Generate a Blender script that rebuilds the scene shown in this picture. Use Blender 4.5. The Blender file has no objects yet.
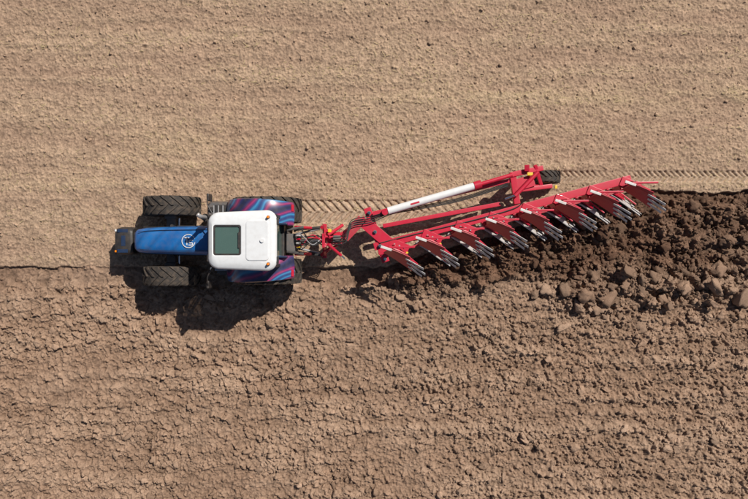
import bpy, bmesh, math, random
import numpy as np
from mathutils import Vector, Matrix, Euler, noise as mnoise
random.seed(7); rng=np.random.default_rng(11)
S=bpy.context.scene
H=20.0
def W(u,v,z=0.0):
    """survey helper: metres on the field at height z"""
    k=(H-z)/H/33.0
    return Vector(((u-374)*k,(249.5-v)*k,z))
# ------------------------------------------------------------ materials
def mat(name,col,rough=.5,metal=0,var=.12,scale=6,bump=0,coat=0,dust=0.0,spec=.5):
    m=bpy.data.materials.new(name); m.use_nodes=True; n=m.node_tree.nodes; l=m.node_tree.links
    b=n['Principled BSDF']; b.inputs['Roughness'].default_value=rough; b.inputs['Metallic'].default_value=metal
    b.inputs['Coat Weight'].default_value=coat; b.inputs['Specular IOR Level'].default_value=spec
    tc=n.new('ShaderNodeTexCoord'); nt=n.new('ShaderNodeTexNoise'); nt.inputs['Scale'].default_value=scale; nt.inputs['Detail'].default_value=6
    l.new(tc.outputs['Object'],nt.inputs['Vector'])
    mx=n.new('ShaderNodeMix'); mx.data_type='RGBA'
    mx.inputs[6].default_value=(*[c*(1-var) for c in col],1); mx.inputs[7].default_value=(*[min(1,c*(1+var)) for c in col],1)
    l.new(nt.outputs['Fac'],mx.inputs[0]); out=mx.outputs[2]
    if dust>0:
        n2=n.new('ShaderNodeTexNoise'); n2.inputs['Scale'].default_value=9; n2.inputs['Detail'].default_value=8; l.new(tc.outputs['Object'],n2.inputs['Vector'])
        r=n.new('ShaderNodeMapRange'); r.inputs[1].default_value=.42; r.inputs[2].default_value=.72; r.inputs[3].default_value=dust*.25; r.inputs[4].default_value=min(1,dust*1.3); l.new(n2.outputs['Fac'],r.inputs[0])
        m2=n.new('ShaderNodeMix'); m2.data_type='RGBA'; m2.inputs[7].default_value=(.26,.18,.12,1)
        l.new(r.outputs[0],m2.inputs[0]); l.new(out,m2.inputs[6]); out=m2.outputs[2]
    l.new(out,b.inputs['Base Color'])
    return m
RED=mat('red_paint',(.50,.006,.036),.38,coat=.15,dust=.08)
RED2=mat('red_paint_dusty',(.42,.010,.033),.5,dust=.22)
WHITE=mat('white_roof_paint',(.70,.71,.72),.45,var=.04,coat=.1,dust=.10)
CYLW=mat('white_label_paint',(.72,.72,.72),.4,var=.05,dust=.08)
BLACK=mat('black_plastic',(.02,.02,.022),.5,dust=.12)
NAVY=mat('navy_paint',(.012,.03,.075),.35,coat=.3,dust=.05)
RUB=mat('tyre_rubber',(.018,.017,.017),.8,dust=.22,scale=12)
STEEL=mat('worn_steel',(.58,.56,.55),.45,metal=.15,var=.25,dust=.3)
CHROME=mat('chrome_rod',(.8,.8,.8),.15,metal=1)
GREY=mat('cast_iron_grey',(.09,.09,.095),.55,dust=.3)
YEL=mat('yellow_paint',(.75,.5,.02),.4,dust=.1)
AMB=mat('amber_lens',(.8,.22,.01),.2)
SEAT=mat('seat_fabric',(.05,.05,.055),.9)
HOSE=mat('hydraulic_hose',(.015,.015,.015),.5)
RIM=mat('rim_silver',(.42,.42,.43),.4,metal=.3,dust=.2)
def glass():
    m=bpy.data.materials.new('tinted_glass'); m.use_nodes=True; b=m.node_tree.nodes['Principled BSDF']
    b.inputs['Base Color'].default_value=(.10,.17,.15,1); b.inputs['Roughness'].default_value=.06; b.inputs['Alpha'].default_value=.72
    return m
GLASS=glass()
def stripes(name,cols,scale,dirrot,dist=3,dsc=.8,rough=.32,coat=.4):
    m=bpy.data.materials.new(name); m.use_nodes=True; n=m.node_tree.nodes; l=m.node_tree.links; b=n['Principled BSDF']
    b.inputs['Roughness'].default_value=rough; b.inputs['Coat Weight'].default_value=coat
    tc=n.new('ShaderNodeTexCoord'); mp=n.new('ShaderNodeMapping'); mp.inputs['Rotation'].default_value=dirrot
    w=n.new('ShaderNodeTexWave'); w.inputs['Scale'].default_value=scale; w.inputs['Distortion'].default_value=dist; w.inputs['Detail'].default_value=1; w.inputs['Detail Scale'].default_value=dsc
    r=n.new('ShaderNodeValToRGB'); e=r.color_ramp.elements
    e[0].position=0; e[0].color=(*cols[0],1); e[1].position=1; e[1].color=(*cols[-1],1)
    for i,c in enumerate(cols[1:-1]):
        k=e.new((i+1)/(len(cols)-1)); k.color=(*c,1)
    l.new(tc.outputs['Object'],mp.inputs[0]); l.new(mp.outputs[0],w.inputs[0]); l.new(w.outputs['Fac'],r.inputs[0])
    n2=n.new('ShaderNodeTexNoise'); n2.inputs['Scale'].default_value=8; n2.inputs['Detail'].default_value=8; l.new(tc.outputs['Object'],n2.inputs[0])
    mr=n.new('ShaderNodeMapRange'); mr.inputs[1].default_value=.4; mr.inputs[2].default_value=.75; mr.inputs[3].default_value=.02; mr.inputs[4].default_value=.16; l.new(n2.outputs['Fac'],mr.inputs[0])
    m2=n.new('ShaderNodeMix'); m2.data_type='RGBA'; m2.inputs[7].default_value=(.26,.18,.12,1); l.new(mr.outputs[0],m2.inputs[0]); l.new(r.outputs[0],m2.inputs[6]); l.new(m2.outputs[2],b.inputs['Base Color'])
    return m
WRAP=stripes('fender_graphic',[(.015,.02,.06),(.03,.03,.12),(.16,.02,.09),(.34,.03,.14),(.14,.03,.14),(.03,.06,.20),(.04,.25,.48),(.02,.05,.18)],.5,(0,0,1.15),6,1.6)
HOOD=stripes('hood_blue_graphic',[(.004,.10,.33),(.005,.13,.40),(.004,.095,.30),(.007,.15,.44)],.35,(0,0,.7),2,.8,.45,.1)
# ------------------------------------------------------------ mesh helpers
PARENT=None
def empty(name,loc):
    e=bpy.data.objects.new(name,None); e.location=loc; e.empty_display_size=.5; S.collection.objects.link(e); return e
def finish(bm,name,m,smooth=False,parent='cur'):
    me=bpy.data.meshes.new(name); bmesh.ops.recalc_face_normals(bm,faces=bm.faces); bm.to_mesh(me); bm.free()
    me.materials.append(m)
    o=bpy.data.objects.new(name,me); S.collection.objects.link(o)
    if smooth:
        me.shade_smooth()
        try: me.set_sharp_from_angle(angle=math.radians(40))
        except Exception: pass
        md=o.modifiers.new('wn','WEIGHTED_NORMAL'); md.keep_sharp=True
    if parent=='cur' and PARENT:
        o.parent=PARENT; o.matrix_parent_inverse=Matrix.Translation(-PARENT.location)
    return o
def bm_box(bm,M,dims,bev=.01,seg=2):
    r=bmesh.ops.create_cube(bm,size=1); vs=r['verts']
    bmesh.ops.scale(bm,vec=Vector(dims),verts=vs)
    if bev>0:
        es=list({e for v in vs for e in v.link_edges})
        q=bmesh.ops.bevel(bm,geom=es,offset=min(bev,min(dims)*.45),segments=seg,affect='EDGES',profile=.6)
        vs=list({v for f in q['faces'] for v in f.verts}|{v for v in vs if v.is_valid})
    seen=set(vs); st=list(vs)
    while st:
        v=st.pop()
        for e in v.link_edges:
            w=e.other_vert(v)
            if w not in seen: seen.add(w); st.append(w)
    bmesh.ops.transform(bm,matrix=M,verts=list(seen))
def box(name,c,dims,m,bev=.02,rot=(0,0,0),seg=2,smooth=True):
    bm=bmesh.new()
    bm_box(bm,Matrix.Translation(Vector(c))@Euler(rot).to_matrix().to_4x4(),dims,bev,seg)
    return finish(bm,name,m,smooth)
def frame(p1,p2,roll=0):
    d=(p2-p1).normalized(); up=Vector((0,0,1)) if abs(d.z)<.95 else Vector((0,1,0))
    y=up.cross(d).normalized(); z=d.cross(y)
    M=Matrix((d,y,z)).transposed().to_4x4(); M=M@Matrix.Rotation(roll,4,'X'); M.translation=(p1+p2)/2
    return M
def bm_beam(bm,p1,p2,w,h,bev=.012,roll=0):
    bm_box(bm,frame(p1,p2,roll),((p2-p1).length,w,h),bev)
def beam(name,p1,p2,w,h,m,bev=.012,roll=0):
    bm=bmesh.new(); bm_beam(bm,Vector(p1),Vector(p2),w,h,bev,roll); return finish(bm,name,m,True)
def bm_cyl(bm,p1,p2,r,seg=16,r2=None):
    p1=Vector(p1);p2=Vector(p2);M=frame(p1,p2)
    a=[];b=[];L=(p2-p1).length/2; r2=r if r2 is None else r2
    for i in range(seg):
        t=2*math.pi*i/seg
        a.append(bm.verts.new(M@Vector((-L,r*math.cos(t),r*math.sin(t))))); b.append(bm.verts.new(M@Vector((L,r2*math.cos(t),r2*math.sin(t)))))
    for i in range(seg): bm.faces.new((a[i],a[(i+1)%seg],b[(i+1)%seg],b[i]))
    bm.faces.new(a); bm.faces.new(b[::-1])
def cyl(name,p1,p2,r,m,seg=18,r2=None):
    bm=bmesh.new(); bm_cyl(bm,p1,p2,r,seg,r2); return finish(bm,name,m,True)
def bm_loft(bm,rings,cap=True,closed=True):
    R=[[bm.verts.new(p) for p in r] for r in rings]; n=len(R[0])
    for a,b in zip(R[:-1],R[1:]):
        for i in range(n if closed else n-1):
            j=(i+1)%n; bm.faces.new((a[i],a[j],b[j],b[i]))
    if cap and closed: bm.faces.new(R[0]); bm.faces.new(R[-1][::-1])
def bm_tube(bm,pts,r,seg=8):
    pts=[Vector(p) for p in pts]
    P=[pts[0]]+pts+[pts[-1]]; out=[]
    for i in range(1,len(P)-2):
        for k in range(6):
            t=k/6; a,b,c,d=P[i-1:i+3]
            out.append(.5*((2*b)+(c-a)*t+(2*a-5*b+4*c-d)*t*t+(3*b-3*c+d-a)*t**3))
    out.append(pts[-1]); rings=[]
    nrm=None
    for i,p in enumerate(out):
        d=(out[min(i+1,len(out)-1)]-out[max(i-1,0)]).normalized()
        if nrm is None: nrm=d.orthogonal().normalized()
        nrm=(nrm-d*nrm.dot(d)).normalized(); bn=d.cross(nrm)
        rings.append([p+r*(math.cos(2*math.pi*k/seg)*nrm+math.sin(2*math.pi*k/seg)*bn) for k in range(seg)])
    bm_loft(bm,rings)
def tube(name,pts,r,m,seg=8):
    bm=bmesh.new(); bm_tube(bm,pts,r,seg); return finish(bm,name,m,True)
def bm_lathe(bm,c,prof,seg=48):
    rings=[]
    for i in range(seg):
        t=2*math.pi*i/seg
        rings.append([bm.verts.new((c[0]+r*math.cos(t),c[1]+y,c[2]+r*math.sin(t))) for y,r in prof])
    n=len(prof)
    for i in range(seg):
        a=rings[i];b=rings[(i+1)%seg]
        for j in range(n):
            k=(j+1)%n; bm.faces.new((a[j],a[k],b[k],b[j]))
def wheel(tag,c,R,w,rr,nl,side,rimm=RIM,lug=.045,rot=0):
    bm=bmesh.new(); h=w/2; C=R-lug
    prof=[(-h*.78,rr),(-h*.97,rr+.3*(C-rr)),(-h,rr+.6*(C-rr)),(-h*.93,C-.035),(-h*.8,C-.008),(-h*.4,C),(h*.4,C),(h*.8,C-.008),(h*.93,C-.035),(h,rr+.6*(C-rr)),(h*.97,rr+.3*(C-rr)),(h*.78,rr)]
    bm_lathe(bm,c,prof,64)
    lw=.3*2*math.pi/nl/2*1.05
    for s in(-1,1):
        for i in range(nl):
            a0=2*math.pi*(i+(0 if s<0 else .5))/nl+rot
            secs=[(-.04*h,C-.006,R,0,.9),(.35*h,C-.006,R,.42,1.0),(.72*h,C-.012,R-.004,.9,1.1),(.95*h,C-.05,R-.022,1.2,1.2),(1.01*h,C-.13,C-.12,1.3,1.0)]
            rings=[]
            for (y,r0,r1,da,k) in secs:
                aa=a0+da*2*math.pi/nl*.95
                q=lw*k; rings.append([(c[0]+r*math.cos(aa+o),c[1]+s*y,c[2]+r*math.sin(aa+o)) for r,o in((r0,-q),(r1,-q*.75),(r1,q*.75),(r0,q))])
            bm_loft(bm,rings)
    finish(bm,'tyre_'+tag,RUB,True)
    bm=bmesh.new()
    prof=[(-h*.8,rr-.02),(-h*.8,rr+.02),(h*.8,rr+.02),(h*.8,rr-.02),(side*h*.35+.02,rr-.05),(side*h*.2+.02,rr*.45),(side*h*.4+.02,.12),(side*h*.4+.02,.001),(side*h*.4-.02,.001),(side*h*.2-.02,rr*.45),(side*h*.35-.03,rr-.05)]
    bm_lathe(bm,c,prof,40)
    for i in range(8):
        t=i*math.pi/4; p=Vector((c[0]+.2*math.cos(t),c[1]+side*h*.3,c[2]+.2*math.sin(t))); bm_cyl(bm,p,p+Vector((0,side*.06,0)),.018,6)
    finish(bm,'rim_'+tag,rimm,True)
# ============================================================ TRACTOR (faces -X)
CY=.25
T=empty('tractor',(-4.4,CY,-.05)); PARENT=T
TZ=-.05
RX,FX=-3.08,-5.88
for s,t in((1,'right'),(-1,'left')):
    wheel('rear_'+t,(RX,CY+s*.87,.98+TZ),1.0,.72,.5,20,s,lug=.05,rot=.1*s)
    wheel('front_'+t,(FX,CY+s*1.0,.80+TZ),.82,.56,.38,18,s,lug=.042,rot=.05)
box('transmission_housing',(-3.7,CY,.95),(2.5,.56,.6),GREY,.06)
box('engine_block',(-5.5,CY,1.05),(1.9,.5,.55),GREY,.05)
cyl('rear_axle',(RX,CY-.8,.95),(RX,CY+.8,.95),.16,GREY)
beam('front_axle',(FX,CY-.8,.78),(FX,CY+.8,.78),.26,.22,GREY,.04)
for s in(-1,1):
    cyl('suspension_cylinder',(FX+.12,CY+s*.38,.8),(FX+.12,CY+s*.42,1.2),.05,BLACK)
    cyl('steering_cylinder',(FX+.22,CY+s*.25,.8),(FX+.22,CY+s*.66,.8),.035,CHROME)
    box('axle_hub',(FX,CY+s*.7,.78),(.34,.14,.4),GREY,.05)
def hoodring(x,hw,zt,zb,k=1):
    pts=[]
    for (a,b) in [(-1,0),(-1.02,.45),(-.99,.72),(-.9,.88),(-.72,.965),(-.4,.99),(0,1),(.4,.99),(.72,.965),(.9,.88),(.99,.72),(1.02,.45),(1,0)]:
        pts.append((x,CY+a*hw,zb+b*(zt-zb)))
    return pts
bm=bmesh.new()
bm_loft(bm,[hoodring(-6.70,.20,1.45,1.0),hoodring(-6.67,.27,1.62,.95),hoodring(-6.58,.325,1.73,.93),hoodring(-6.35,.355,1.83,.92),hoodring(-5.9,.375,1.91,.95),hoodring(-5.3,.39,1.97,1.0),hoodring(-4.75,.40,2.01,1.05),hoodring(-4.35,.41,2.03,1.05)])
finish(bm,'engine_hood',HOOD,True)
for s in(-1,1):
    box('hood_side_grille',(-6.1,CY+s*.372,1.35),(.7,.03,.4),BLACK,.01)
    box('hood_side_grille_rear',(-5.1,CY+s*.405,1.4),(.8,.03,.35),BLACK,.01)
    box('headlight',(-6.62,CY+s*.19,1.5),(.1,.12,.1),CYLW,.03,rot=(0,-.5,0))
    tube('hood_trim_line',[(-6.5,CY+s*.235,1.80),(-6.1,CY+s*.27,1.872),(-5.5,CY+s*.285,1.945),(-4.9,CY+s*.29,1.99),(-4.45,CY+s*.295,2.013)],.009,NAVY,6)
box('hood_rear_cowl',(-4.42,CY,1.98),(.22,.86,.13),BLACK,.03)
def ringmesh(name,c,r0,r1,z,m,seg=40):
    bm=bmesh.new(); rings=[]
    for i in range(seg):
        t=2*math.pi*i/seg; cs,sn=math.cos(t),math.sin(t)
        rings.append([bm.verts.new((c[0]+r*cs,c[1]+r*sn,z+dz)) for r,dz in((r0,0),(r0,.012),(r1,.012),(r1,0))])
    for i in range(seg):
        for j in range(4): bm.faces.new((rings[i][j],rings[i][(j+1)%4],rings[(i+1)%seg][(j+1)%4],rings[(i+1)%seg][j]))
    return finish(bm,name,m)
EC=(-5.06,CY-.02)
ringmesh('emblem_ring',EC,.17,.188,1.985,WHITE)
bm=bmesh.new()
def st(a,b,w=.026):
    bm_beam(bm,Vector((EC[0]+a[0],EC[1]+a[1],1.993)),Vector((EC[0]+b[0],EC[1]+b[1],1.993)),w,.02,.002)
st((-.11,.09),(.02,.09)); st((-.045,.09),(-.045,-.11)); st((.02,.02),(.12,.02)); st((.02,.02),(.02,-.05)); st((.02,-.05),(.11,-.05)); st((.11,-.05),(.11,-.11)); st((.11,-.11),(.0,-.11))
finish(bm,'emblem_mark',WHITE)
box('front_linkage',(-6.85,CY,.72),(.5,.5,.3),BLACK,.05)
bm=bmesh.new()
def wr(x,hw,zt,zb): return [(x,CY+a*hw,zb+b*(zt-zb)) for a,b in[(-1,.15),(-1,.7),(-.88,.92),(-.6,1),(0,.97),(.6,1),(.88,.92),(1,.7),(1,.15),(.8,0),(-.8,0)]]
bm_loft(bm,[wr(-7.52,.26,.84,.5),wr(-7.46,.36,.98,.42),wr(-7.3,.40,1.05,.4),wr(-7.02,.40,1.05,.4),wr(-6.95,.36,1.0,.44)])
finish(bm,'front_weight',BLACK,True)
box('weight_badge',(-7.2,CY,1.045),(.12,.3,.02),NAVY,.005)
for s in(-1,1):
    box('weight_side_panel',(-7.22,CY+s*.29,1.047),(.30,.10,.014),NAVY,.006)
    box('weight_marker',(-7.44,CY+s*.3,.99),(.05,.06,.03),AMB if s<0 else CYLW,.01)
    beam('front_lift_arm',(-6.5,CY+s*.28,.7),(-7.1,CY+s*.3,.6),.08,.12,BLACK)
cy=CY-.02
box('cab_floor',(-3.4,cy,1.3),(1.75,1.05,.25),BLACK,.04)
def cabpt(x,y,z): return Vector((x,cy+y,z))
base=[(-4.3,.45),(-4.3,-.45),(-2.6,-.66),(-2.6,.66)]; topc=[(-4.12,.66),(-4.12,-.66),(-2.6,-.66),(-2.6,.66)]
bm=bmesh.new()
for (a,b) in zip(base,topc): bm_beam(bm,cabpt(*a,1.35),cabpt(*b,2.9),.08,.08,.015)
for s in(-1,1): bm_beam(bm,cabpt(-3.4,s*.62,1.35),cabpt(-3.35,s*.69,2.9),.07,.06,.015)
finish(bm,'cab_pillars',BLACK,True)
bm=bmesh.new()
for i in range(4):
    j=(i+1)%4
    vs=[bm.verts.new(cabpt(*base[i],1.42)),bm.verts.new(cabpt(*base[j],1.42)),bm.verts.new(cabpt(*topc[j],2.88)),bm.verts.new(cabpt(*topc[i],2.88))]
    bm.faces.new(vs)
finish(bm,'cab_windows',GLASS)
box('driver_seat',(-3.15,cy,1.75),(.5,.5,.15),SEAT,.06); box('driver_backrest',(-2.9,cy,2.1),(.14,.48,.7),SEAT,.06)
bm=bmesh.new(); bm_lathe(bm,(0,0,0),[(-.015,.17),(-.015,.2),(.015,.2),(.015,.17)],24)
bmesh.ops.transform(bm,matrix=Matrix.Translation((-3.72,cy,2.05))@Matrix.Rotation(1.2,4,'X'),verts=bm.verts)
finish(bm,'steering_wheel',BLACK,True)
box('dashboard',(-3.95,cy,1.85),(.28,.45,.35),BLACK,.05)
ZR=2.93
def rr(x0,x1,y0,y1,r,z,n=6):
    pts=[]
    for cx,cyy,a0 in((x1-r,y1-r,0),(x0+r,y1-r,90),(x0+r,y0+r,180),(x1-r,y0+r,270)):
        for k in range(n+1):
            a=math.radians(a0+90*k/n); pts.append((cx+r*math.cos(a),cyy+r*math.sin(a),z))
    return pts
def taper(pts,k=.10):
    return [(x,cy+(y-cy)*(1-k*max(0,min(1,(-3.0-x)/1.27))**1.5),z) for x,y,z in pts]
X0,X1,Y0,Y1=-4.27,-2.50,cy-.785,cy+.785
HX0,HX1,HY0,HY1=-4.11,-3.40,cy-.38,cy+.40
bm=bmesh.new()
bm_loft(bm,[rr(HX0,HX1,HY0,HY1,.06,ZR),taper(rr(X0+.06,X1-.06,Y0+.06,Y1-.06,.2,ZR)),taper(rr(X0,X1,Y0,Y1,.26,ZR+.06)),taper(rr(X0+.01,X1-.01,Y0+.01,Y1-.01,.26,ZR+.11)),taper(rr(X0+.05,X1-.05,Y0+.06,Y1-.06,.22,ZR+.165)),taper(rr(X0+.11,X1-.15,Y0+.18,Y1-.18,.16,ZR+.20)),rr(HX0-.03,HX1+.03,HY0-.03,HY1+.03,.08,ZR+.215),rr(HX0,HX1,HY0,HY1,.06,ZR+.20),rr(HX0,HX1,HY0,HY1,.06,ZR)],cap=False)
finish(bm,'cab_roof',WHITE,True)
bm=bmesh.new(); bm.faces.new([bm.verts.new(p) for p in rr(HX0-.005,HX1+.005,HY0-.005,HY1+.005,.06,ZR+.17)]); finish(bm,'roof_hatch_glass',GLASS)
bm=bmesh.new(); bm_loft(bm,[rr(HX0+.0,HX1-.0,HY0+.0,HY1-.0,.06,ZR+.18),rr(HX0+.0,HX1-.0,HY0+.0,HY1-.0,.06,ZR+.2),rr(HX0+.045,HX1-.045,HY0+.045,HY1-.045,.04,ZR+.2),rr(HX0+.045,HX1-.045,HY0+.045,HY1-.045,.04,ZR+.18)],cap=False)
finish(bm,'roof_hatch_seal',BLACK)
box('roof_hatch_bar',(-3.46,cy+.01,ZR+.205),(.03,.4,.02),BLACK,.005)
bm=bmesh.new(); bm_loft(bm,[rr(-3.28,-2.68,cy-.52,cy+.52,.09,ZR+.19),rr(-3.27,-2.69,cy-.51,cy+.51,.09,ZR+.225),rr(-3.24,-2.72,cy-.48,cy+.48,.07,ZR+.235)]); finish(bm,'roof_rear_panel',WHITE,True)
for s in(-1,1):
    cyl('beacon_base',(-2.70,cy+s*.60,ZR+.15),(-2.70,cy+s*.60,ZR+.22),.045,BLACK); cyl('beacon_lens',(-2.70,cy+s*.60,ZR+.22),(-2.70,cy+s*.60,ZR+.30),.038,AMB,r2=.03)
    for k,(xx,yy) in enumerate(((-4.27,.45),(-2.49,.5))):
        box('work_light',(xx,cy+s*yy,ZR+.05),(.07,.18,.09),BLACK,.02)
    tube('mirror_arm',[(-4.18,cy+s*.64,2.75),(-4.36,cy+s*.95,2.72),(-4.38,cy+s*1.18,2.55)],.017,BLACK)
    box('mirror',(-4.40,cy+s*1.16,2.35),(.07,.2,.4),BLACK,.03)
cyl('antenna_puck',(-2.85,cy,ZR+.235),(-2.85,cy,ZR+.28),.05,CYLW,20)
box('left_steps_a',(-4.35,CY-.75,.75),(.45,.4,.05),GREY,.01); box('left_steps_b',(-4.35,CY-.82,.45),(.42,.35,.05),GREY,.01); box('left_steps_c',(-4.33,CY-.68,1.1),(.45,.36,.05),RIM,.01)
beam('step_rail',(-4.58,CY-.9,.4),(-4.5,CY-.62,1.3),.04,.04,BLACK)
tube('handrail',[(-4.5,CY-.62,1.2),(-4.55,CY-.8,1.6),(-4.4,CY-.75,2.2)],.018,CYLW)
bm=bmesh.new(); bm_loft(bm,[rr(-4.75,-3.98,CY+.36,CY+1.1,.12,.5),rr(-4.78,-3.95,CY+.34,CY+1.13,.14,.7),rr(-4.78,-3.95,CY+.34,CY+1.13,.14,1.05),rr(-4.72,-4.0,CY+.4,CY+1.07,.12,1.16)]); finish(bm,'fuel_tank',GREY,True)
box('battery_cover',(-4.35,CY+.85,1.2),(.42,.34,.08),BLACK,.03); cyl('fuel_cap',(-4.62,CY+.9,1.15),(-4.62,CY+.9,1.24),.06,BLACK)
for k in range(4): box('tank_step_rib',(-4.55+.13*k,CY+.85,1.25),(.03,.3,.02),RIM,.004)
tube('exhaust_pipe',[(-4.5,CY+.45,1.5),(-4.5,CY+.56,1.7),(-4.48,CY+.60,2.1),(-4.48,CY+.60,2.9),(-4.55,CY+.66,3.02)],.055,RIM,14)
cyl('exhaust_muffler',(-4.48,CY+.60,1.85),(-4.48,CY+.60,2.5),.10,BLACK)
tube('air_intake',[(-4.5,CY-.42,1.6),(-4.52,CY-.52,1.9),(-4.4,CY-.62,2.3)],.05,BLACK,12)
for s,t in((1,'right'),(-1,'left')):
    bm=bmesh.new(); rings=[]
    for i in range(19):
        a=math.radians(40+ (172-40)*i/18); R=1.10+ .03*math.sin(i/18*math.pi)
        yi,yo=CY+s*.42,CY+s*(1.06+.10*math.sin(min(1,i/12)*math.pi/2))
        def p(y,r): return (RX+r*math.cos(a),y,.98+TZ+r*math.sin(a))
        rings.append([p(yi,R),p(CY+s*.6,R+.035),p(CY+s*.85,R+.045),p(CY+s*1.0,R+.03),p(yo-s*.02,R),p(yo,R-.05),p(yo-s*.03,R-.05),p(yo-s*.05,R-.03),p(CY+s*.85,R+.015),p(yi,R-.03)])
    bm_loft(bm,rings); finish(bm,'rear_fender_'+t,WRAP,True)
    a=math.radians(44); box('tail_light',(RX+1.14*math.cos(a),CY+s*.9,.93+1.14*math.sin(a)),(.05,.2,.1),RED,.02,rot=(0,-.6,0))
    box('fender_inner_panel',(-3.0,CY+s*.45,1.65),(1.25,.05,.8),NAVY,.02)
box('rear_valve_block',(-2.32,CY-.05,1.25),(.3,.5,.32),GREY,.03)
box('hitch_housing',(-2.3,CY,.8),(.35,.42,.5),BLACK,.04)
for s in(-1,1):
    beam('lower_link',(-2.35,CY+s*.32,.62),(-1.45,CY+s*.42,.62),.07,.12,BLACK)
    cyl('lift_cylinder',(-2.2,CY+s*.38,1.45),(-1.85,CY+s*.38,.68),.045,RED)
    beam('lift_arm',(-2.45,CY+s*.3,1.5),(-1.98,CY+s*.38,1.42),.07,.1,BLACK)
    cyl('stabiliser',(-2.3,CY+s*.2,.55),(-1.6,CY+s*.36,.6),.035,RIM)
    box('pto_guard',(-2.05,CY+s*.12,1.0),(.2,.04,.2),BLACK,.01)
cyl('top_link',(-2.3,CY,1.35),(-1.75,CY,1.30),.05,BLACK); cyl('top_link_rod',(-1.75,CY,1.30),(-1.4,CY,1.28),.03,CHROME)
for k in range(8):
    y=CY-.24+.07*k
    tube('rear_hose',[(-2.25,y,1.35),(-2.0,y+.05*math.sin(k*2),1.62+.03*k),(-1.72,CY+.16*math.sin(k*1.7),1.5),(-1.42,CY+.05*(k-3),1.3)],.016,RED if k in(1,4) else (RIM if k==6 else HOSE))
for k in range(4): cyl('coupler',(-2.18,CY-.18+.11*k,1.38),(-2.08,CY-.18+.11*k,1.42),.028,[YEL,CYLW,RED,CYLW][k],10)
# ============================================================ PLOUGH
PL=empty('reversible_plough',tuple(W(374,240,0))); PARENT=PL
zb=1.0
def wp(u,v,z=zb): return W(u,v,z)
bm=bmesh.new()
for s in(-1,1):
    bm_beam(bm,Vector((-1.45,CY+s*.42,.5)),Vector((-1.38,CY+s*.12,1.45)),.07,.12)
    bm_beam(bm,Vector((-1.40,CY+s*.12,1.42)),Vector((-.9,CY+s*.08-.0,1.15)),.05,.1)
    bm_beam(bm,Vector((-1.52,CY+s*.40,.62)),Vector((-1.25,CY+s*.20,.9)),.10,.16)
    bm_beam(bm,Vector((-1.42,CY+s*.30,1.05)),Vector((-1.05,CY+s*.14,1.1)),.05,.2)
bm_beam(bm,Vector((-1.45,CY-.5,.55)),Vector((-1.45,CY+.5,.55)),.12,.12)
bm_beam(bm,Vector((-1.42,CY-.2,1.4)),Vector((-1.42,CY+.2,1.4)),.08,.1)
finish(bm,'headstock',RED,True)
cyl('turnover_bearing',Vector((-1.35,CY+.05,1.0)),Vector((-.95,CY+.10,1.0)),.17,RED,24)
cyl('turnover_cylinder_a',(-1.3,CY-.1,1.45),(-.95,CY-.42,1.1),.045,RED); cyl('turnover_cylinder_b',(-1.3,CY+.15,1.45),(-.9,CY+.45,1.05),.045,RED)
cyl('turnover_rod_a',(-.95,CY-.42,1.1),(-.85,CY-.51,1.0),.025,CHROME)
box('valve_block',(-1.05,CY+.05,1.28),(.22,.2,.14),GREY,.02)
box('hose_bracket',(-1.25,CY+.28,1.35),(.1,.1,.16),YEL,.02)
p0=Vector((-.95,CY+.1,1.0)); p1=wp(366,219)
beam('draw_beam',p0,p1,.22,.2,RED,.02)
beam('draw_beam_top_plate',p0+Vector((.1,-.02,.12)),p1+Vector((-.1,0,.12)),.28,.03,RED2,.008)
ca=wp(367,208); cb=wp(386,262)
beam('swivel_cross_beam',ca,cb,.22,.16,RED,.02)
beam('swivel_plate',wp(364,222,1.12),wp(392,246,1.12),.34,.03,RED,.01)
beam('swivel_plate_rear',wp(378,250,1.10),wp(404,246,1.10),.3,.03,RED,.01)
for (u,v) in((369,213),(375,232),(380,246),(385,259)):
    cyl('pivot_pin',wp(u,v,.85),wp(u,v,1.19),.055,GREY,14); cyl('pivot_cap',wp(u,v,1.19),wp(u,v,1.22),.035,CHROME,10)
ma,mb=wp(374,247),wp(630,179)
beam('main_beam',ma,mb,.22,.2,RED,.018)
d=(mb-ma).normalized(); nrm=Vector((d.y,-d.x,0))
beam('adjust_bar',ma+nrm*.27+d*.15+Vector((0,0,.06)),mb+nrm*.27-d*.3+Vector((0,0,.06)),.06,.08,RED2,.01)
beam('stay_beam',wp(372,214),wp(512,180,1.05),.12,.13,RED,.015)
beam('stay_beam_front',wp(383,226,1.0),wp(500,204,1.0),.12,.10,RED,.015)
cyl('big_cylinder_body',wp(388,211,1.28),wp(476,185.5,1.28),.105,CYLW,22)
cyl('big_cylinder_gland',wp(474,186,1.28),wp(481,184,1.28),.118,RED,22)
cyl('big_cylinder_rod',wp(481,184,1.28),wp(512,175,1.28),.06,RED,16)
box('cylinder_label',wp(415,203.1,1.386),(.26,.05,.004),RED,.001,rot=(0,0,.285))
cyl('cylinder_eye',wp(385,212,1.1),wp(385,212,1.36),.09,RED,16)
beam('cylinder_bracket',wp(385,212,1.15),wp(373,216,1.15),.16,.1,RED)
beam('carriage_cross',wp(517,204,1.05),wp(512,172,1.1),.18,.16,RED,.02)
beam('carriage_arm_top',wp(510,175,1.15),wp(543,168,1.15),.15,.12,RED,.02)
beam('carriage_arm_rear',wp(520,190,1.05),wp(552,186,1.0),.12,.12,RED,.02)
beam('carriage_plate',wp(514,186,1.14),wp(534,180,1.14),.34,.03,RED,.02)
beam('carriage_upright',wp(527,168,.6),wp(527,168,1.35),.14,.18,RED,.02)
cyl('carriage_cylinder',wp(515,196,1.3),wp(538,172,1.3),.06,RED); cyl('carriage_rod',wp(505,199,1.25),wp(516,195,1.3),.03,CHROME)
beam('wheel_fork',wp(528,186,.95),wp(545,186,.4),.06,.14,RED,.01)
beam('carriage_head',wp(535,165,1.2),wp(542,188,1.0),.10,.1,RED,.02)
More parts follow.
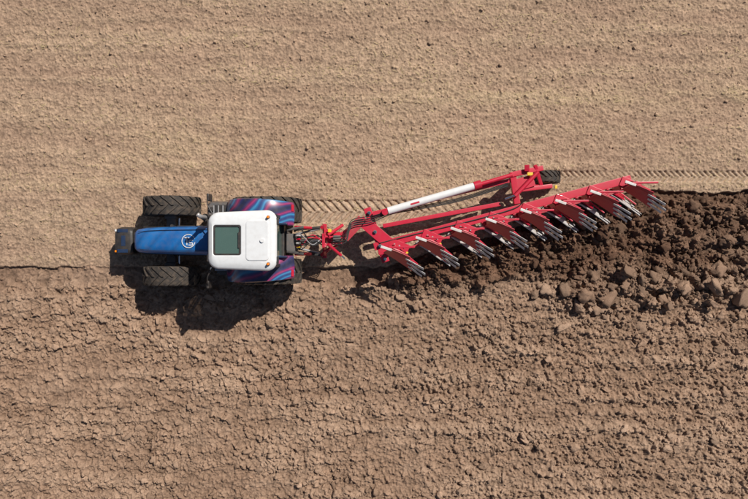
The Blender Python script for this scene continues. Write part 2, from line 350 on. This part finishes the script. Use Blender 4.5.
wheel('depth',tuple(W(546,177.5,.38)),.42,.36,.2,16,-1,rimm=YEL,lug=.03)
box('yellow_scale',wp(530,174,1.27),(.16,.09,.05),YEL,.01); box('yellow_marker',wp(556,187,1.0),(.07,.1,.05),YEL,.01)
box('rear_lamp_board',wp(636,188,1.15),(.06,.32,.1),RED2,.01)
def slat(bm,f,s0,s1,t0,t1,n=9,th=.014):
    rings=[]
    for i in range(n):
        s=s0+(s1-s0)*i/(n-1)
        a,b,c=[Vector(f(s,t)) for t in (t0,(t0+t1)/2,t1)]
        nn=(c-a).cross(Vector((1,-.6,0))).normalized()*th
        rings.append([a,b,c,c+nn,b+nn,a+nn])
    bm_loft(bm,rings)
def plough_body(i,u,v):
    o=wp(u,v,0); bx=o.x
    tt=((Vector((bx,0,0))-ma).x)/((mb-ma).x); at=ma+(mb-ma)*tt
    by=at.y-.16
    for sg,tag in((-1,'lower'),(1,'upper')):
        zz=lambda h: zb+sg*(1.12-h)
        def f(s,t):
            q=max(s,0)
            x=bx+.02+1.0*s-.16*t*(1-s)+.02*t
            y=by+.02-.46*q**1.15-.10*t-.32*t*q**1.2
            return (x,y,zz(.05+.42*t*(1-.12*s)+.05*s))
        bm=bmesh.new(); slat(bm,f,.02,.70,.13,1.0,th=.02)
        finish(bm,f'mouldboard_plate_{tag}_{i}',RED if sg>0 else STEEL,True)
        # polished slats stand proud of the red backing and run out past it
        bm=bmesh.new()
        def fs_(s,t):
            x,y,z=f(s,t); return (x,y-.012,z+.03*sg)
        for k in range(3): slat(bm,fs_,.50+.05*k,1.03-.08*abs(k-.8),.20+k*.28,.20+k*.28+.13,n=6,th=.016)
        finish(bm,f'mouldboard_slats_{tag}_{i}',STEEL,True)
        bm=bmesh.new(); slat(bm,f,-.08,.60,-.10,.11,th=.02)
        finish(bm,f'share_{tag}_{i}',RED2 if sg>0 else STEEL,True)
        bm=bmesh.new()
        a=Vector(f(-.05,-.05)); bm_beam(bm,a+Vector((-.16,.05,sg*.04)),a+Vector((.14,-.05,sg*.02)),.07,.03,.008)
        finish(bm,f'share_point_{tag}_{i}',STEEL,True)
        bm=bmesh.new()
        def g(s,t):
            x,y,z=f(s,t); return (x+.03,y+.07,z)
        slat(bm,g,.08,.5,.05,.8,th=.03)
        bm_beam(bm,Vector((bx+.05,by+.05,zz(.12))),Vector((bx+.75,by+.06,zz(.12))),.05,.13,.01)
        bm_beam(bm,Vector((bx+.35,by+.0,zz(.25))),Vector((bx+.85,by-.42,zz(.38))),.035,.05,.01)
        leg=[Vector((bx+.22,by+.03,zz(.2))),Vector((bx+.16,by+.05,zz(.55))),Vector((bx+.22,by+.06,zz(.85))),Vector((bx+.34,by+.08,zz(1.1)))]
        for a,b in zip(leg[:-1],leg[1:]): bm_beam(bm,a,b,.05,.16,.01)
        finish(bm,f'leg_{tag}_{i}',RED,True)
    bm=bmesh.new()
    c=Vector((bx+.34,by+.10,zb))
    bm_beam(bm,c+Vector((-.26,.10,.13)),c+Vector((.28,-.12,.13)),.28,.03,.01)
    bm_beam(bm,c+Vector((-.22,.08,-.13)),c+Vector((.26,-.10,-.13)),.24,.03,.01)
    bm_beam(bm,c+Vector((-.05,.22,0)),c+Vector((.1,-.22,0)),.12,.16,.01)
    finish(bm,f'console_{i}',RED,True)
    bm=bmesh.new()
    for q in((-.12,.04),(.02,.0),(.16,-.05),(.08,-.14)): bm_cyl(bm,c+Vector((q[0],q[1],.13)),c+Vector((q[0],q[1],.175)),.026,8)
    finish(bm,f'bolts_{i}',RIM)
    box(f'shear_pin_tag_{i}',c+Vector((.24,-.2,.16)),(.07,.05,.04),YEL,.01)
for i in range(8): plough_body(i,386+31.2*i,254-8.9*i)
bm=bmesh.new()
for k in range(4):
    o=Vector((0,.03*k,.0))
    bm_tube(bm,[Vector((-1.2,CY-.1+.06*k,1.42)),Vector((-.8,CY-.05+.07*k,1.45+.04*k)),wp(352,226-2*k,1.3),wp(372,222-2*k,1.25),wp(392,214,1.2+.02*k)+o,wp(420,209,1.1+.02*k)+o,wp(460,201,1.12)+o,wp(508,186,1.2)+o],.014,6)
bm_tube(bm,[wp(380,243,1.15),wp(420,233,1.13),wp(470,221,1.14),wp(515,208,1.15),wp(525,198,1.2)],.014,6)
finish(bm,'hydraulic_hoses',HOSE,True)
# ============================================================ FIELD
PARENT=None
dx=.02
XM,YM=13.4,9.6
xs=np.arange(-XM,XM+dx/2,dx); ys=np.arange(-YM,YM+dx/2,dx); NX,NY=len(xs),len(ys)
X,Y=np.meshgrid(xs,ys)
KX=np.fft.rfftfreq(NX,dx)*2*np.pi; KY=np.fft.fftfreq(NY,dx)*2*np.pi
def gn(lx,ly,seed):
    r=np.random.default_rng(seed).standard_normal((NY,NX)); F=np.fft.rfft2(r)
    F*=np.exp(-(KX[None,:]*lx)**2/2-(KY[:,None]*ly)**2/2); o=np.fft.irfft2(F,s=(NY,NX)); o-=o.mean(); return o/o.std()
sm=lambda a,b,x: (lambda t:t*t*(3-2*t))(np.clip((x-a)/(b-a),0,1))
n_big=gn(1.6,.8,1); n_mid=gn(.35,.22,2); n_small=gn(.10,.08,3); n_row=gn(1.6,.09,4); n_row2=gn(.5,.05,5); n_f=gn(.032,.028,6); n_ff=gn(.014,.013,8); n_patch=gn(.7,.35,9); n_w=gn(1.5,.5,15)
xa=W(388,0).x; xb=W(634,0).x; yL=W(0,266).y; yR=W(0,190).y
edge=yL+(yR-yL)*np.clip((X-xa)/(xb-xa),0,1)+.02*n_small+.03*gn(.5,.5,14)*(X>xa)+.009*n_f
dist=edge-Y
pl=sm(0,.05,dist)
yF=W(0,286).y
yFx=yF-.55*sm(4,10,X)
fresh=sm(xa-.3,xa+.7,X+.25*n_mid)*sm(yFx-.45,yFx+.45,Y+.17*n_mid+.14*n_patch+.07*n_small)*pl
right=sm(2,9,X)
furw=np.where(X<xa,.62,.34)
inf=pl*(1-sm(furw*.75,furw*1.15,dist+.05*n_small))
zl=.004*n_small+.006*n_row+.005*n_row2+.007*n_f+.007*n_ff+.003*n_mid
rough=np.clip(.8+.3*n_patch+.35*right*sm(-5,0,Y)+.8*fresh,.35,2)
ridge=np.sin(2*np.pi*(Y-.015*X)/.47+.5*n_w)
zp=-.03+.018*n_mid+.013*n_row+.015*ridge+.017*n_small*rough+.015*n_f+.010*n_ff
zf=np.where(X<-2.6,-.105,-.15)+.012*n_small+.010*n_f+.02*n_mid
Z=zl*(1-pl)+pl*(zp*(1-inf)+zf*inf)
Z+=fresh*(1-inf)*(.02+.03*n_small+.022*n_mid)
TM=np.zeros_like(Z)
def track(yc,w,x0,x1,pitch,dep,fade=.8):
    global Z,TM
    a=np.abs(Y-yc); m=(1-sm(w*.92,w*1.05,a))*sm(x0-.1,x0+.1,X)*(1-sm(x1-.1,x1+.1,X))*(1-pl)*np.clip(fade+.22*n_mid,0.15,1)
    ph=np.mod((X+a*.9+(Y>yc)*pitch/2)/pitch,1); ch=sm(.0,.1,ph)*(1-sm(.40,.52,ph))
    Z=Z*(1-.75*m)+m*(-dep*.35-dep*ch); TM=np.maximum(TM,m*(.35+.65*(1-ch)))
def splat(N,x0,x1,y0,y1,rmin,rmax,prob,pw,hk=.75,seed=0):
    g=np.random.default_rng(seed); px=g.uniform(x0,x1,N); py=g.uniform(y0,y1,N); rr_=rmin*(1-g.random(N)*(1-(rmin/rmax)**pw))**(-1/pw)
    el=g.uniform(.65,1.5,N); an=g.uniform(0,np.pi,N); kp=g.random(N)
    for i in range(N):
        cx=int((px[i]+XM)/dx); cy_=int((py[i]+YM)/dx)
        if cx<0 or cy_<0 or cx>=NX or cy_>=NY: continue
        if kp[i]>prob[cy_,cx]: continue
        r=rr_[i]; k=int(r*1.6/dx)+2; a0,a1,b0,b1=max(0,cy_-k),min(NY,cy_+k+1),max(0,cx-k),min(NX,cx+k+1)
        U=X[a0:a1,b0:b1]-px[i]; V=Y[a0:a1,b0:b1]-py[i]; c,s=math.cos(an[i]),math.sin(an[i])
        u=(U*c+V*s)/el[i]; v=(-U*s+V*c)*el[i]
        q=(np.abs(u)*.55+np.sqrt(u*u+v*v)*.55)/r
        hh=np.sqrt(np.clip(1-q*q,0,1))*r*hk
        Z[a0:a1,b0:b1]+=hh*(q<1)
pland=(1-pl)*np.clip(.8+.12*n_patch+.12*n_row,.2,1); pp=pl*(1-inf*.7)*np.clip(.75+.2*n_patch+.3*right+.1*ridge,.2,1)
splat(62000,-XM,XM,-.5,YM,.015,.036,pland,3.4,.8,21)
splat(82000,-XM,XM,-YM,2,.021,.078,pp,2.5,.88,22)
splat(4200,xa,XM,-2.4,2,.045,.14,fresh*(1-inf*.8)*.8,2.0,.8,23)
track(CY+.90,.35,-3.0,7.5,.25,.055,.85)
track(W(0,176.5).y,.17,W(546,0).x,XM+2,.17,.05,.95)
track(W(0,196.5).y+.10,.10,1.0,XM+2,.2,.03,.5)
def col(c): return np.array(c)[None,None,:]
cl=col((.348,.236,.165)); cl2=col((.402,.284,.196)); cp=col((.285,.186,.128)); cp2=col((.355,.242,.171)); cf=col((.078,.042,.028)); cf2=col((.160,.092,.060))
t=np.clip(.5+.2*n_patch+.25*n_row,0,1)[...,None]
C=cl*(1-t)+cl2*t
yb=W(0,95).y; stb=np.clip(np.exp(-((Y-yb)/.35)**2)*sm(-3,4,X)+.8*np.exp(-((Y-W(0,150).y)/.8)**2-((X+5.6)/2.5)**2)+.5*np.exp(-((Y-W(0,183).y)/.2)**2),0,1)*np.clip(.5+.3*n_row2+.2*n_small,0,1)
C=C*(1-.35*stb[...,None])+col((.45,.345,.21))*.35*stb[...,None]
t=np.clip(.4+.2*n_mid+.15*n_patch+.2*n_row+.12*n_small,0,1)[...,None]; Cp=cp*(1-t)+cp2*t
C=C*(1-pl[...,None])+Cp*pl[...,None]
moist_shade=fresh*np.clip(1.12-.30*sm(6,12,X)-.50*sm(1.1,3.0,dist+.3*n_mid),.2,1)*np.clip(.98+.2*n_small+.1*n_f,.3,1.0)
moist_shade=np.maximum(moist_shade,inf*sm(xa-2.2,xa,X)*.8)  # damp furrow floor beside the bodies; behind the tractor the dark is painted shade
moist_shade=np.maximum(moist_shade,pl*.25*(1-sm(.2,.9,dist+.1*n_small)))
moist_shade=np.maximum(moist_shade,.34*pl*right*np.exp(-((Y+1.8)/1.2)**2)*np.clip(.6+.5*n_patch,0,1))
t=np.clip(.4+.3*n_small,0,1)[...,None]; Cf=cf*(1-t)+cf2*t
C=C*(1-moist_shade[...,None])+Cf*moist_shade[...,None]
C=C*(1-.45*TM[...,None])+col((.46,.345,.25))*.45*TM[...,None]
C*=(1+.08*n_f+.08*n_ff+.04*n_small+.02*n_big)[...,None]; C=np.clip(C,.02,.8)
ext=np.array([.05,.12,.25,.5,1,2,4,8,16,35,70,150,300,700,1500])
ax=np.concatenate([-XM-ext[::-1],xs,XM+ext]); ay=np.concatenate([-YM-ext[::-1],ys,YM+ext]); E=len(ext)
Z2=np.pad(Z,E,mode='edge'); C2=np.pad(C,((E,E),(E,E),(0,0)),mode='edge')
top=C[-60:].mean((0,1)); bot=C[:60].mean((0,1)); C2[-E:,:]=top; C2[:E,:]=bot
for sl,cols_ in((slice(0,E),C[:,:60]),(slice(-E,None),C[:,-60:])): C2[E:-E,sl]=cols_.mean(1)[:,None,:]
fx=np.concatenate([np.linspace(0,1,E)**.5,np.ones(NX),np.linspace(1,0,E)**.5]); fy=np.concatenate([np.linspace(0,1,E)**.5,np.ones(NY),np.linspace(1,0,E)**.5])
Z2*=fx[None,:]*fy[:,None]
mx_,my_=len(ax),len(ay); GX,GY=np.meshgrid(ax,ay)
co=np.stack([GX,GY,Z2],-1).reshape(-1,3).astype(np.float32)
idx=np.arange(mx_*my_).reshape(my_,mx_); q=np.stack([idx[:-1,:-1],idx[:-1,1:],idx[1:,1:],idx[1:,:-1]],-1).reshape(-1,4).astype(np.int32)
me=bpy.data.meshes.new('ground'); me.vertices.add(len(co)); me.vertices.foreach_set('co',co.ravel()); me.loops.add(q.size); me.loops.foreach_set('vertex_index',q.ravel())
me.polygons.add(len(q)); me.polygons.foreach_set('loop_start',np.arange(0,q.size,4,dtype=np.int32)); me.polygons.foreach_set('loop_total',np.full(len(q),4,dtype=np.int32))
me.update(calc_edges=True)
at=me.color_attributes.new('soil','FLOAT_COLOR','POINT'); cc=np.concatenate([C2.reshape(-1,3),np.ones((len(co),1))],1).astype(np.float32); at.data.foreach_set('color',cc.ravel())
g=bpy.data.objects.new('ground',me); S.collection.objects.link(g)
def soil(name):
    m=bpy.data.materials.new(name); m.use_nodes=True; n=m.node_tree.nodes; l=m.node_tree.links; b=n['Principled BSDF']; b.inputs['Roughness'].default_value=1; b.inputs['Specular IOR Level'].default_value=.1
    a=n.new('ShaderNodeAttribute'); a.attribute_name='soil'; tc=n.new('ShaderNodeTexCoord')
    n1=n.new('ShaderNodeTexNoise'); n1.inputs['Scale'].default_value=26; n1.inputs['Detail'].default_value=6; n1.inputs['Roughness'].default_value=.8; l.new(tc.outputs['Object'],n1.inputs[0])
    r=n.new('ShaderNodeMapRange'); r.inputs[1].default_value=.3; r.inputs[2].default_value=.7; r.inputs[3].default_value=.72; r.inputs[4].default_value=1.28; l.new(n1.outputs['Fac'],r.inputs[0])
    v=n.new('ShaderNodeVectorMath'); v.operation='SCALE'; l.new(a.outputs['Color'],v.inputs[0]); l.new(r.outputs[0],v.inputs['Scale']); l.new(v.outputs[0],b.inputs['Base Color'])
    bp=n.new('ShaderNodeBump'); bp.inputs['Strength'].default_value=.8; bp.inputs['Distance'].default_value=.03; l.new(n1.outputs['Fac'],bp.inputs['Height']); l.new(bp.outputs[0],b.inputs['Normal'])
    return m
SOIL=soil('soil'); me.materials.append(SOIL)
def hz(x,y):
    i=min(max(int(round((y+YM)/dx)),0),NY-1); j=min(max(int(round((x+XM)/dx)),0),NX-1); return i,j
def ico(sub):
    bm=bmesh.new(); bmesh.ops.create_icosphere(bm,subdivisions=sub,radius=1); a=np.array([v.co[:] for v in bm.verts]); b=np.array([[v.index for v in f.verts] for f in bm.faces]); bm.free(); return a,b
VAR={}
for sub in(1,2,3):
    bv,bf=ico(sub); L=[]
    for k in range(14):
        o=Vector((k*7.3,k*3.1,1)); d_=np.array([1+.75*mnoise.noise(Vector(p)*1.3+o)+.42*mnoise.noise(Vector(p)*3.1+o)+.2*mnoise.noise(Vector(p)*7+o) for p in bv]); vv=bv*d_[:,None]
        for _ in range(4):
            nn=rng.standard_normal(3); nn/=np.linalg.norm(nn); dd=vv@nn; vv=vv-np.clip(dd-.6,0,None)[:,None]*nn[None,:]*.85
        L.append(vv)
    VAR[sub]=(L,bf)
VV=[];FF=[];CC=[];base_i=0
def addclod(x,y,r,sink=.3):
    global base_i
    L,bf=VAR[1 if r<.04 else (2 if r<.07 else 3)]
    i,j=hz(x,y); v=L[rng.integers(14)]*r*np.array([rng.uniform(.8,1.5),rng.uniform(.65,1.1),rng.uniform(.5,.85)])
    a=rng.uniform(0,6.28); c,s=math.cos(a),math.sin(a); v=v@np.array([[c,s,0],[-s,c,0],[0,0,1]]); v=v+np.array([x,y,Z[i,j]+r*sink])
    cb_=C[i,j]*rng.uniform(.9,1.2); VV.append(v);FF.append(bf+base_i);CC.append(np.tile(np.append(cb_,1),(len(v),1))); base_i+=len(v)
for _ in range(42000):
    x=rng.uniform(-13,13.3); y=rng.uniform(-9,2); i,j=hz(x,y)
    if pl[i,j]<.5 or inf[i,j]>.6 and rng.random()<.7: continue
    p=.27+.12*n_patch[i,j]+.25*right[i,j]*math.exp(-((y+1.8)/1.8)**2)+.35*fresh[i,j]
    if rng.random()>p: continue
    big=right[i,j]*math.exp(-((y+1.6)/1.5)**2)
    addclod(x,y,min(.12+.06*big,.024*(1-rng.random())**(-1/2.6))*(1+.3*fresh[i,j]+.35*big),.1)
for _ in range(5000):
    x=rng.uniform(-13,13); y=rng.uniform(-.3,9); i,j=hz(x,y)
    if pl[i,j]<.3 and rng.random()<.7 and TM[i,j]<.2: addclod(x,y,min(.055,.017*(1-rng.random())**(-1/3)),.15)
VV=np.concatenate(VV).astype(np.float32);FF=np.concatenate(FF).astype(np.int32);CC=np.concatenate(CC)
me=bpy.data.meshes.new('soil_clods'); me.vertices.add(len(VV)); me.vertices.foreach_set('co',VV.ravel()); me.loops.add(FF.size); me.loops.foreach_set('vertex_index',FF.ravel())
me.polygons.add(len(FF)); me.polygons.foreach_set('loop_start',np.arange(0,FF.size,3,dtype=np.int32)); me.polygons.foreach_set('loop_total',np.full(len(FF),3,dtype=np.int32)); me.update(calc_edges=True)
at=me.color_attributes.new('soil','FLOAT_COLOR','POINT'); at.data.foreach_set('color',np.clip(CC,0,1).astype(np.float32).ravel()); me.materials.append(SOIL)
S.collection.objects.link(bpy.data.objects.new('soil_clods',me))
vs=[];fs=[]
for _ in range(9000):
    x=rng.uniform(-13,13); y=rng.uniform(-.4,9); i,j=hz(x,y)
    if pl[i,j]>.3 or rng.random()>.25+.25*n_row[i,j]+.2*n_patch[i,j]+.7*stb[i,j]: continue
    L=rng.uniform(.02,.09); w=rng.uniform(.003,.007); a=rng.normal(0,.8); z=Z[i,j]+.02; c,s=math.cos(a),math.sin(a); k=len(vs); dz=rng.uniform(-.01,.02)
    vs+=[(x-c*L-s*w,y-s*L+c*w,z-dz),(x-c*L+s*w,y-s*L-c*w,z-dz),(x+c*L+s*w,y+s*L-c*w,z+dz),(x+c*L-s*w,y+s*L+c*w,z+dz)]; fs.append((k,k+1,k+2,k+3))
me=bpy.data.meshes.new('straw'); me.from_pydata(vs,[],fs); me.materials.append(mat('straw',(.52,.40,.21),.8)); S.collection.objects.link(bpy.data.objects.new('straw_litter',me))
# ============================================================ light, sky, camera
sd=Vector((1.75,1.95,3.1)); az=math.atan2(sd.x,sd.y); el=math.atan2(sd.z,math.hypot(sd.x,sd.y))
w=bpy.data.worlds.new('World'); S.world=w; w.use_nodes=True; n=w.node_tree.nodes; sk=n.new('ShaderNodeTexSky'); sk.sky_type='NISHITA'; sk.sun_disc=False; sk.sun_elevation=el; sk.sun_rotation=az
w.node_tree.links.new(sk.outputs[0],n['Background'].inputs[0]); n['Background'].inputs[1].default_value=.05
ld=bpy.data.lights.new('sun','SUN'); ld.energy=5.0; ld.angle=math.radians(.5); ld.color=(1,.95,.87); lo=bpy.data.objects.new('sun',ld); lo.rotation_euler=sd.to_track_quat('Z','Y').to_euler(); lo.location=(10,11,18); S.collection.objects.link(lo)
cd=bpy.data.cameras.new('camera'); cd.sensor_width=36; cd.lens=36*H/(748/33); cd.clip_end=5000; co_=bpy.data.objects.new('camera',cd); co_.location=(0,0,H); S.collection.objects.link(co_); S.camera=co_
S.view_settings.view_transform='Standard'; S.view_settings.look='None'; S.view_settings.exposure=0
